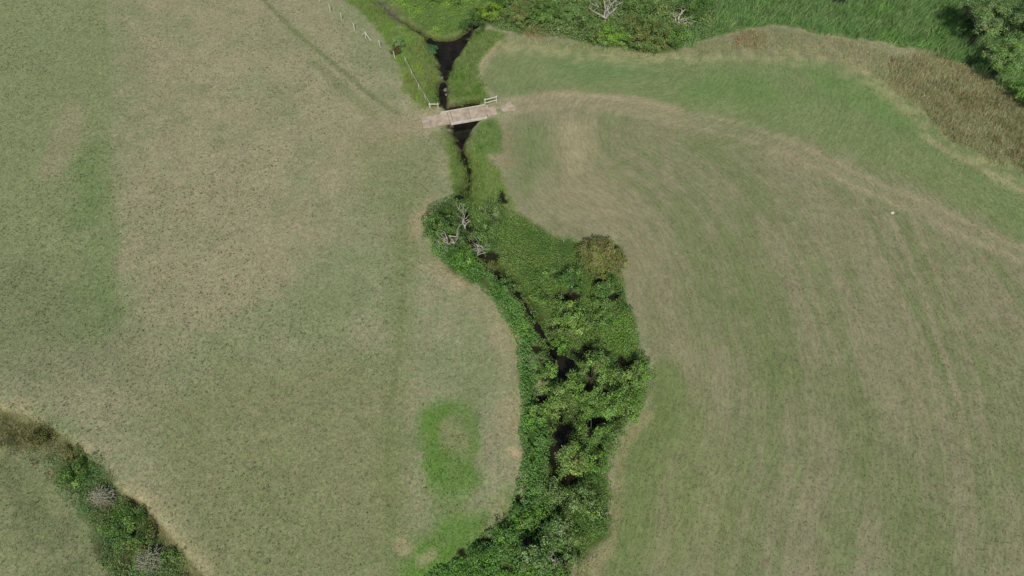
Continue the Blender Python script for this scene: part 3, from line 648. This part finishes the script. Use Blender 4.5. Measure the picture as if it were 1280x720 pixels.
CY = [lin(128, 144, 76), lin(136, 148, 84), lin(116, 136, 66)]
gC = 'trees and bushes of the stream clump'; gT = 'shrubs along the top edge'; gR = 'willows at the top right corner'
def T(*a, **k):
    T.n += 1; return tree(*a, seed=T.n, **k)
T.n = 0
T('hawthorn_bush', 'round grey-green bush at the very top of the stream clump', 'bush', 611, 262, 19, 3.0, CG, gC)
T('hawthorn_bush', 'dark bush at the left tip of the clump, behind pale dead branches', 'bush', 551, 281, 19, 2.8, CD+CG[:1], gC)
T('hawthorn_bush', 'speckled grey-green bush between the left tip bush and the green weeds', 'bush', 598, 293, 20, 2.8, CG+CD[:1], gC)
T('elder_bush', 'low green bush under the speckled grey-green one, on the bramble bank', 'bush', 582, 322, 13, 1.6, CB+CD, gC)
T('hawthorn_bush', 'square olive-brown hawthorn at the upper right corner of the clump', 'bush', 751, 319, 23, 3.2, CO, gC, ry=24, nlobe=8, dens=1.8)
T('elder_bush', 'small dark bush directly left of and below the olive-brown hawthorn', 'bush', 715, 352, 15, 3.6, CD+CG[:1], gC)
T('elder_bush', 'mid green bush below the olive-brown hawthorn at the right edge', 'bush', 760, 366, 18, 3.6, CD+CG, gC)
T('elder_bush', 'small bush on the right edge of the clump under two dark gaps', 'bush', 782, 384, 8, 1.4, CD, gC)
T('elder_bush', 'bright mid green bush in the middle of the clump, under a dark shadow line', 'bush', 713, 390, 24, 3.8, CM+CY, gC)
T('elder_bush', 'dark green bush midway between the middle bush and the right edge', 'bush', 752, 398, 11, 2.2, CD+CM, gC)
T('hawthorn_bush', 'olive bush touching the left side of the square olive-brown hawthorn', 'bush', 729, 330, 10, 2.2, CO+CD, gC)
T('elder_bush', 'grey-green bush in the green weeds left of the small dark bush', 'bush', 690, 345, 11, 1.9, CG+CM, gC)
T('elder_bush', 'low mid green bush in the weeds beside the narrow channel', 'bush', 672, 372, 10, 1.7, CM+CD, gC)
T('elder_bush', 'low bright bush just above the dark pool', 'bush', 700, 424, 11, 1.3, CB, gC)
T('alder_tree', 'small alder on the left bank beside the dark pool', 'tree', 683, 463, 13, 3.2, CM, gC)
T('alder_tree', 'broad pale alder crown right of the dark pool', 'tree', 742, 466, 25, 4.6, CY+CM, gC)
T('alder_tree', 'alder at the right-hand bulge of the clump with a ragged dark top', 'tree', 791, 469, 20, 3.6, CM+CG, gC)
T('alder_tree', 'broad pale alder crown below left of the dark pool', 'tree', 697, 495, 23, 4.6, CY+CM, gC)
T('alder_tree', 'alder in the centre of the largest group of crowns', 'tree', 745, 503, 22, 4.2, CM, gC)
T('alder_tree', 'green alder below the right-hand bulge, at the field edge', 'tree', 786, 504, 17, 3.4, CM+CB, gC)
T('alder_tree', 'small crown on the left bank, edge of the bramble, below the pale alder', 'tree', 672, 515, 11, 2.6, CM, gC)
T('alder_tree', 'mid green alder just right of the brown pool', 'tree', 740, 540, 18, 3.4, CM+CD, gC)
T('elder_bush', 'small dark green bush between the brown pool alder and the right field', 'bush', 768, 534, 12, 2.2, CD+CM, gC)
T('alder_tree', 'yellow-green crown just below the brown pool', 'tree', 714, 573, 19, 3.6, CY, gC)
T('elder_bush', 'green bush at the narrow right edge below the brown pool', 'bush', 748, 577, 13, 2.4, CM+CB, gC)
T('willow_bush', 'grey-green bush under the dark gap in the lower clump', 'bush', 693, 612, 17, 2.8, CG+CW, gC)
T('willow_bush', 'pale yellow-green bush in the lower clump, near the right field', 'bush', 729, 624, 18, 2.9, CY+CW, gC)
T('elder_bush', 'dark green bush on the lower right edge of the clump', 'bush', 749, 656, 13, 2.0, CD, gC)
T('willow_bush', 'grey willow bush with dead twigs near the bottom edge', 'bush', 700, 665, 20, 3.2, CW+CG, gC)
T('willow_bush', 'grey willow bush lower left of the twiggy one, cut by the bottom edge', 'bush', 668, 698, 20, 3.0, CW+CG, gC)
T('willow_bush', 'small grey willow bush at the bottom edge right of the others', 'bush', 706, 706, 15, 2.4, CG, gC)
T('bramble_bush', 'raised bramble mound with a dark upper edge beside the bright green grass', 'bush', 633, 668, 14, 1.8, CB+CD, gC)
T('bramble_bush', 'raised bramble mound nearest the bottom left of the clump', 'bush', 598, 700, 15, 1.7, CB+CD, gC)
T('bramble_bush', 'bramble mound between the grey willow and the left bramble edge', 'bush', 655, 650, 13, 1.6, CB+CM, gC)
T('rose_bush', 'tiny reddish bush in the middle of the narrow upper channel', 'bush', 615, 327, 6, 1.0, [lin(120, 110, 62), lin(104, 110, 60)], gC, leaf=.12)
T('elder_bush', 'small dark bush overhanging the narrow upper channel', 'bush', 632, 355, 9, 1.3, CD, gC)
T('elder_bush', 'tiny bush at the start of the clump beside the narrow stream', 'bush', 579, 250, 7, 1.3, CD, gC)
# top edge
T('alder_bush', 'dark green bush overhanging the head of the dark pool', 'bush', 590, 22, 14, 2.6, CD, gT)
T('alder_bush', 'lime green bush right of the one overhanging the pool', 'bush', 612, 14, 13, 2.3, [lin(128, 150, 44), lin(116, 142, 52)], gT)
T('alder_bush', 'dark bush with black gaps at the very top above the lime bush', 'bush', 622, -4, 15, 2.6, CD, gT)
T('hawthorn_bush', 'olive hawthorn at the top between the lime bush and the reddish weeds', 'bush', 650, 16, 17, 2.6, CO+CG, gT)
T('hawthorn_bush', 'mid green rounded bush above the reddish weeds', 'bush', 682, 12, 17, 2.6, CM+CD, gT)
T('willow_bush', 'thin greyish bush left of the dead tree', 'bush', 716, 14, 16, 2.4, CG+CW, gT)
T('elder_bush', 'bright lime-green bush below the dead tree', 'bush', 766, 42, 17, 1.9, [lin(124, 152, 56), lin(112, 140, 56)], gT)
T('hawthorn_bush', 'large olive speckled hawthorn right of the lime-green bush', 'bush', 811, 38, 23, 3.2, CO+CG, gT, nlobe=7)
T('hawthorn_bush', 'dark bush at the very top between the two dead trees', 'bush', 800, 2, 19, 2.8, CD+CG, gT)
T('alder_bush', 'dark green bush behind the second dead tree', 'bush', 872, 4, 19, 3.0, CD, gT)
T('hawthorn_bush', 'dark grey-green bush between the greyish bush and the dead tree', 'bush', 736, 26, 10, 2.0, CD+CG, gT)
T('alder_bush', 'mid green bush directly right of the large speckled hawthorn', 'bush', 846, 44, 12, 2.0, CM+CD, gT)
T('hawthorn_bush', 'dark olive bush just left of the lime-green bush', 'bush', 744, 46, 9, 1.6, CD+CO, gT)
T('alder_bush', 'green bush cut by the top edge above the dark pool', 'bush', 560, -14, 18, 2.6, CM+CB, gT)
for i, (a, b) in enumerate(((660, -30), (720, -30), (770, -38), (840, -34), (910, -40), (590, -45))):
    T('hawthorn_bush', 'green bush standing beyond the top edge of the picture', 'bush', a, b, 24, 3.2, CM+CD, gT)
T('willow_bush', 'small grey-green bush beside the last white fence posts', 'bush', 496, 51, 8, 1.3, CW, gT, leaf=.13)
T('rose_bush', 'tiny reddish brown bush under the small grey-green one', 'bush', 494, 63, 5, .9, [lin(112, 88, 54), lin(96, 86, 50)], gT, leaf=.12)
T('elder_bush', 'small teal green bush at the left tip of the dark pool', 'bush', 540, 56, 6, 1.0, [lin(84, 118, 74)], gT, leaf=.14)
# right corner
T('willow_tree', 'tall grey-green willow left of the others at the top right', 'tree', 1238, 16, 25, 7.5, CW, gR, lump=.7)
T('willow_tree', 'willow in front of the tall one, leaning over the reeds', 'tree', 1262, 68, 23, 5.5, CW+CM, gR, lump=.6)
T('willow_tree', 'willow cut by the right edge at the top', 'tree', 1296, 14, 30, 8, CW, gR, lump=.7)
T('willow_bush', 'bright green bush at the foot of the willows', 'bush', 1288, 112, 20, 3, CB+CM, gR)
# bushes in the lower-left hollow
gH = 'bramble bushes of the lower-left hollow'
T('bramble_bush', 'dark green bramble bush right of the upper grey brush heap', 'bush', 150, 650, 20, 1.2, CD+CM, gH, leaf=.13, nlobe=6)
T('bramble_bush', 'dark olive bramble bush between the two grey brush heaps', 'bush', 168, 668, 17, 1.1, CD+CO, gH, leaf=.13, nlobe=6)
T('bramble_bush', 'brown-green bush at the top of the hollow near the left edge', 'bush', 42, 545, 16, .9, [lin(112, 108, 62), lin(96, 108, 58), lin(104, 98, 58)], gH, leaf=.12)
T('bramble_bush', 'brown-green bush in the hollow just above the green brambles', 'bush', 88, 562, 12, .8, [lin(112, 108, 62), lin(96, 108, 58)], gH, leaf=.12)
T('bramble_bush', 'green bramble bush left of the upper grey brush heap', 'bush', 90, 590, 17, 1.0, CM+CD, gH, leaf=.13)
T('bramble_bush', 'small green bramble bush right of the lower grey brush heap', 'bush', 214, 690, 11, .9, CD+CM, gH, leaf=.13)

# ---------------------------------------------------------------- dead wood
def grow(mb, p, d, L, r, depth, g, bend=.35, up=.1):
    pts = [p]; R = [r]; n = 4
    for i in range(n):
        d = unit(d+g.normal(0, bend, 3)*.5+np.array([0, 0, up])*.3); p = p+d*L/n; pts.append(p); R.append(r*(1-.55*(i+1)/n))
    mb.tube(pts, R, 5)
    if depth:
        for k in range(g.integers(2, 4)):
            i = g.integers(1, n+1); dd = unit(d+g.normal(0, .75, 3)); grow(mb, pts[i], dd, L*g.uniform(.5, .75), R[i]*.7, depth-1, g, bend, up)
def dead(name, label, cat, base_px, tips, r0, seed, z=0, group=None, depth=2):
    """base and limb ends given where they stand; tips: (px, py, height)"""
    g = np.random.default_rng(seed); bx, by = W(*base_px, z); root = empty(name, (bx, by, z)); tag(root, label, cat, group)
    mb = MB(); mb.tube([(0, 0, -.2-z*.9), (0.03, .02, .25)], [r0*1.5, r0*1.1]); mb.build('trunk', M_DEAD, root)
    for (tx, ty, tz) in tips:
        e = np.append(W(tx, ty, z+tz), z+tz)-np.array([bx, by, z]); mb = MB(); a = np.array([.02, .02, .2]); pts = [a]; n = 5
        for i in range(1, n+1):
            pts.append(a+(e-a)*i/n+(g.normal(0, .07*np.linalg.norm(e), 3) if i < n else 0))
        R = [r0*(1-.75*i/n) for i in range(n+1)]; mb.tube(pts, R, 6)
        for i in range(1, n+1):
            if g.uniform() < .8:
                dd = unit(e/np.linalg.norm(e)+g.normal(0, .6, 3)); grow(mb, pts[i], dd, np.linalg.norm(e)*g.uniform(.2, .38), R[i]*.65, depth-1, g)
        mb.build('branch', M_DEAD, root)
    return root
gD = 'bleached dead trees'
dead('dead_tree', 'bleached leafless tree with spreading limbs at the top middle', 'dead tree', (756, 26), [(738, 4, 2.2), (757, -4, 3.0), (764, -6, 3.2), (779, 2, 2.2), (772, -8, 3.0)], .13, 3, group=gD)
dead('dead_tree', 'bleached twisted dead tree in front of the dark bush at the top', 'dead tree', (847, 30), [(838, 15, 1.6), (852, 12, 2.0), (862, 1, 2.4), (872, 28, 1.0), (866, 22, 1.4)], .10, 5, group=gD)
dead('dead_tree', 'forked pale dead branches over the left tip bush of the clump', 'dead tree', (562, 306), [(549, 297, 2.6), (556, 289, 2.9), (571, 287, 3.2), (573, 296, 2.9), (560, 310, 2.0)], .08, 7, group=gD)
dead('dead_tree', 'single upright pale dead branch rising beside the narrow stream', 'dead tree', (581, 284), [(575, 254, 3.0), (579, 268, 2.8)], .08, 9, group=gD)
dead('dead_tree', 'small pale dead branches below the speckled bush', 'dead tree', (598, 316), [(606, 309, 2.9), (595, 311, 2.9), (602, 306, 3.1)], .07, 11, group=gD)
dead('dead_tree', 'grey dead twigs sticking out of the willow at the bottom', 'dead tree', (692, 706), [(686, 698, 2.0), (698, 702, 2.2), (690, 690, 2.4)], .05, 13, group=gD)
def heap(label, px, py, rx, ry, h, seed):
    g = np.random.default_rng(seed); bx, by = W(px, py, -.4); s = mpp(px, py); mb = MB()
    bz = float(ZG(np.array([bx]), np.array([by]))[0])
    for i in range(260):
        th = g.uniform(0, 6.28); q = math.sqrt(g.uniform()); x = math.cos(th)*q*rx*s; y = math.sin(th)*q*ry*s
        z = (1-q*q)*h*g.uniform(.4, 1.15)+.05; d = np.append(g.normal(0, 1, 2), g.normal(0, .35)); d = unit(d)*g.uniform(.25, .7)
        mb.tube([np.array([x, y, z])-d, np.array([x, y, z+.05]), np.array([x, y, z])+d], [.03, .022, .008], 4)
    o = mb.build('brush_heap', M_TWIG, None, (bx, by, bz)); tag(o, label, 'brush heap', 'grey brush heaps in the hollow')
heap('heap of grey dead twigs in the green hollow, the upper of two', 129, 622, 15, 10, .9, 1)
heap('heap of grey dead twigs in the green hollow at the bottom edge', 188, 700, 15, 14, .9, 2)

# ---------------------------------------------------------------- bridge
A = W(528.5, 153, .1); B = W(610, 138.5, .15)
ax = B-A; Lb = float(np.linalg.norm(ax)); rz = math.atan2(ax[1], ax[0])
bridge = empty('farm_bridge', (A[0], A[1], 0), rz)
tag(bridge, 'narrow concrete farm bridge with a dusty pale deck across the stream', 'bridge')
wd = 1.9; x0, x1 = 2.3, Lb+.2
mb = MB(); xs = np.linspace(x0, x1, 8)
xs = [x0, x0+.95, x0+1.35, x0+3.6, x0+5.7, x1-1.1, x1-.45, x1]
for i in range(7):
    a, b = xs[i], xs[i+1]
    mb.box(((a+b)/2, .02*(i % 2), .08+.012*(i % 3)), (b-a-.035, wd+.04*(i % 3), .34))
mb.build('deck', M_DECK, bridge, bevel=.015)
mb = MB(); mb.box((x0/2-.02, 0, -.02), (x0+.1, wd-.1, .22), jit=.06); mb.build('approach_slab', M_DECK, bridge, bevel=.02)
mb = MB(); mb.box((x1+.38, -.05, -.03), (.8, wd-.5, .22), jit=.10); mb.build('approach_slab', M_DECK, bridge, bevel=.02)
for sgn in (-1, 1):
    mb = MB(); mb.box(((x0+x1)/2+(.25 if sgn < 0 else -.1), sgn*(wd/2+.11), .10-.04*(sgn < 0)), (x1-x0-(1.6 if sgn < 0 else .5), .13, .36)); mb.build('edge_beam', M_BEAM, bridge, bevel=.02)
for xa in (x0+1.1, x1-1.2):
    mb = MB(); mb.box((xa, 0, -.75), (.55, wd-.1, 1.3)); mb.build('abutment', M_ABUT, bridge, bevel=.02)
# broken slab on the track right of the bridge
sx, sy = W(636, 134, .05)
out = [(-1.05, -.1), (-.9, .55), (-.35, .5), (.1, .85), (.55, .95), (.5, .45), (.95, -.1), (1.0, -.45), (.55, -.75), (.3, -.5), (-.4, -.55), (-.9, -.5)]
v = [(a*.92, b*1.05, .07+rng.uniform(-.01, .01)) for a, b in out]+[(a*.97, b*1.1, -.08) for a, b in out]; n = len(out)
f = [list(range(n))]+[[i, i+n, (i+1) % n+n, (i+1) % n] for i in range(n)]
o = link_obj('broken_slab', py_mesh('broken_slab', v, f), None, M_DECK); o.location = (sx, sy, 0); o.rotation_euler = (0, 0, rz)
tag(o, 'broken irregular pinkish concrete slab lying on the track right of the bridge', 'slab')

# ---------------------------------------------------------------- rails and fences
def post_mesh(h, r):
    mb = MB(); mb.tube([(0, 0, -.2), (0, 0, h*.5), (r*.2, 0, h)], [r*1.05, r, r*.9], 6); return py_mesh('post', mb.v, mb.f)
def rail(label, pa, pb, hs, nposts=2, r=.05):
    a = W(*pa); b = W(*pb); d = b-a; L = float(np.linalg.norm(d)); root = empty('timber_rail', (a[0], a[1], 0), math.atan2(d[1], d[0])); tag(root, label, 'rail', 'timber rails at the bridge')
    me = post_mesh(hs[0]+.12, r); me.materials.append(M_POST)
    for i in range(nposts):
        o = bpy.data.objects.new('post', me); COL.objects.link(o); o.parent = root; o.location = (L*i/(nposts-1), 0, 0)
    for hh in hs:
        mb = MB(); mb.box((L/2, -.075, hh), (L+.2, .05, .13)); mb.build('rail', M_POST, root, bevel=.01)
rail('short two-bar pale timber rail at the right end of the bridge', (606.5, 132), (620.5, 128.5), (1.05, .5), 2, .06)
rail('short single-bar pale timber rail at the left end of the bridge', (537.5, 136), (548, 136), (.85,), 2, .055)
# wire fence with white posts
fence = empty('wire_fence', (*W(475, 60), 0)); tag(fence, 'short white fence posts, one strutted, at the top of the left field', 'fence')
F0 = W(475, 60); me = post_mesh(1.15, .055); me.materials.append(M_POST)
fp = [(368, -44), (384, -22), (399, 1), (413, 15), (427, 24.5), (443.5, 38), (457.5, 48), (475.5, 59), (494, 73)]; prev = None
for i, p in enumerate(fp):
    q = W(*p); o = bpy.data.objects.new('post', me); COL.objects.link(o); o.parent = fence; o.location = (q[0]-F0[0], q[1]-F0[1], 0)
    o.rotation_euler = (rng.uniform(-.06, .06), rng.uniform(-.08, .08), rng.uniform(0, 6))
    if prev is not None:
        for hh in (.5, .95):
            mb = MB(); mb.tube([(prev[0]-F0[0], prev[1]-F0[1], hh), ((prev[0]+q[0])/2-F0[0], (prev[1]+q[1])/2-F0[1], hh-.03), (q[0]-F0[0], q[1]-F0[1], hh)], [.006]*3, 4); mb.build('wire', M_WIRE, fence)
    prev = q
q = W(457.5, 48)-F0; e = W(464, 51)-F0; mb = MB(); mb.tube([(q[0], q[1], 1.05), (e[0], e[1], .02)], [.055, .055], 6); mb.build('strut', M_POST, fence)
e = W(452.5, 47)-F0; mb = MB(); mb.tube([(q[0], q[1], 1.0), (e[0], e[1], .35)], [.035, .03], 6); mb.build('strut', M_POST, fence)
f2 = empty('wire_fence', (*W(507, 78), 0)); tag(f2, 'thin wire fence running through the lime grass to the left end of the bridge', 'fence')
F0 = W(507, 78); me = post_mesh(.95, .035); me.materials.append(M_POST); prev = None
for p in ((507, 78), (515, 95), (524, 112), (532, 125), (539, 137)):
    q = W(*p); o = bpy.data.objects.new('post', me); COL.objects.link(o); o.parent = f2; o.location = (q[0]-F0[0], q[1]-F0[1], 0)
    if prev is not None:
        for hh, rr in ((.45, .01), (.88, .022)):
            mb = MB(); mb.tube([(prev[0]-F0[0], prev[1]-F0[1], hh), (q[0]-F0[0], q[1]-F0[1], hh)], [rr]*2, 4); mb.build('wire', M_POST if rr > .02 else M_WIRE, f2)
    prev = q

# ---------------------------------------------------------------- stones
def stone(label, px, py, r, seed, z=0, name='stone', group='pale stones', m=None):
    g = np.random.default_rng(seed); x, y = W(px, py, z); v = []; f = []; k = 8
    for j, (zz, q) in enumerate(((-.25, .8), (.15, 1.0), (.45, .8), (.6, .35))):
        for i in range(k):
            th = 6.283*i/k; rr = r*q*g.uniform(.8, 1.15); v.append((math.cos(th)*rr*1.25, math.sin(th)*rr, zz*r))
    for j in range(3):
        for i in range(k): f.append([j*k+i, j*k+(i+1) % k, (j+1)*k+(i+1) % k, (j+1)*k+i])
    f.append([3*k+i for i in range(k)]); f.append([i for i in range(k)][::-1])
    zb = float(ZG(np.array([x]), np.array([y]))[0])
    o = link_obj(name, py_mesh(name, v, f), None, m or M_STONE); o.location = (x, y, zb); o.rotation_euler = (0, 0, g.uniform(0, 6)); tag(o, label, 'stone', group)
stone('pale stone in the right field just below the farm track', 1115.5, 266, .2, 1)
stone('small pale stone beside the green weeds left of the olive-brown hawthorn', 704.5, 301, .16, 2)
stone('small pale stone among the dry grass below the top shrubs', 698, 37, .14, 3)
for i, (a, b, r) in enumerate(((553, 100, .22), (557, 112, .28), (554, 122, .2), (556, 106, .18), (558, 118, .22), (552, 128, .2))):
    stone('grey stone lying in the narrow stream bed above the bridge', a, b, r, 20+i, -.7, 'stream_stone', 'stones in the stream bed above the bridge', M_GREY)
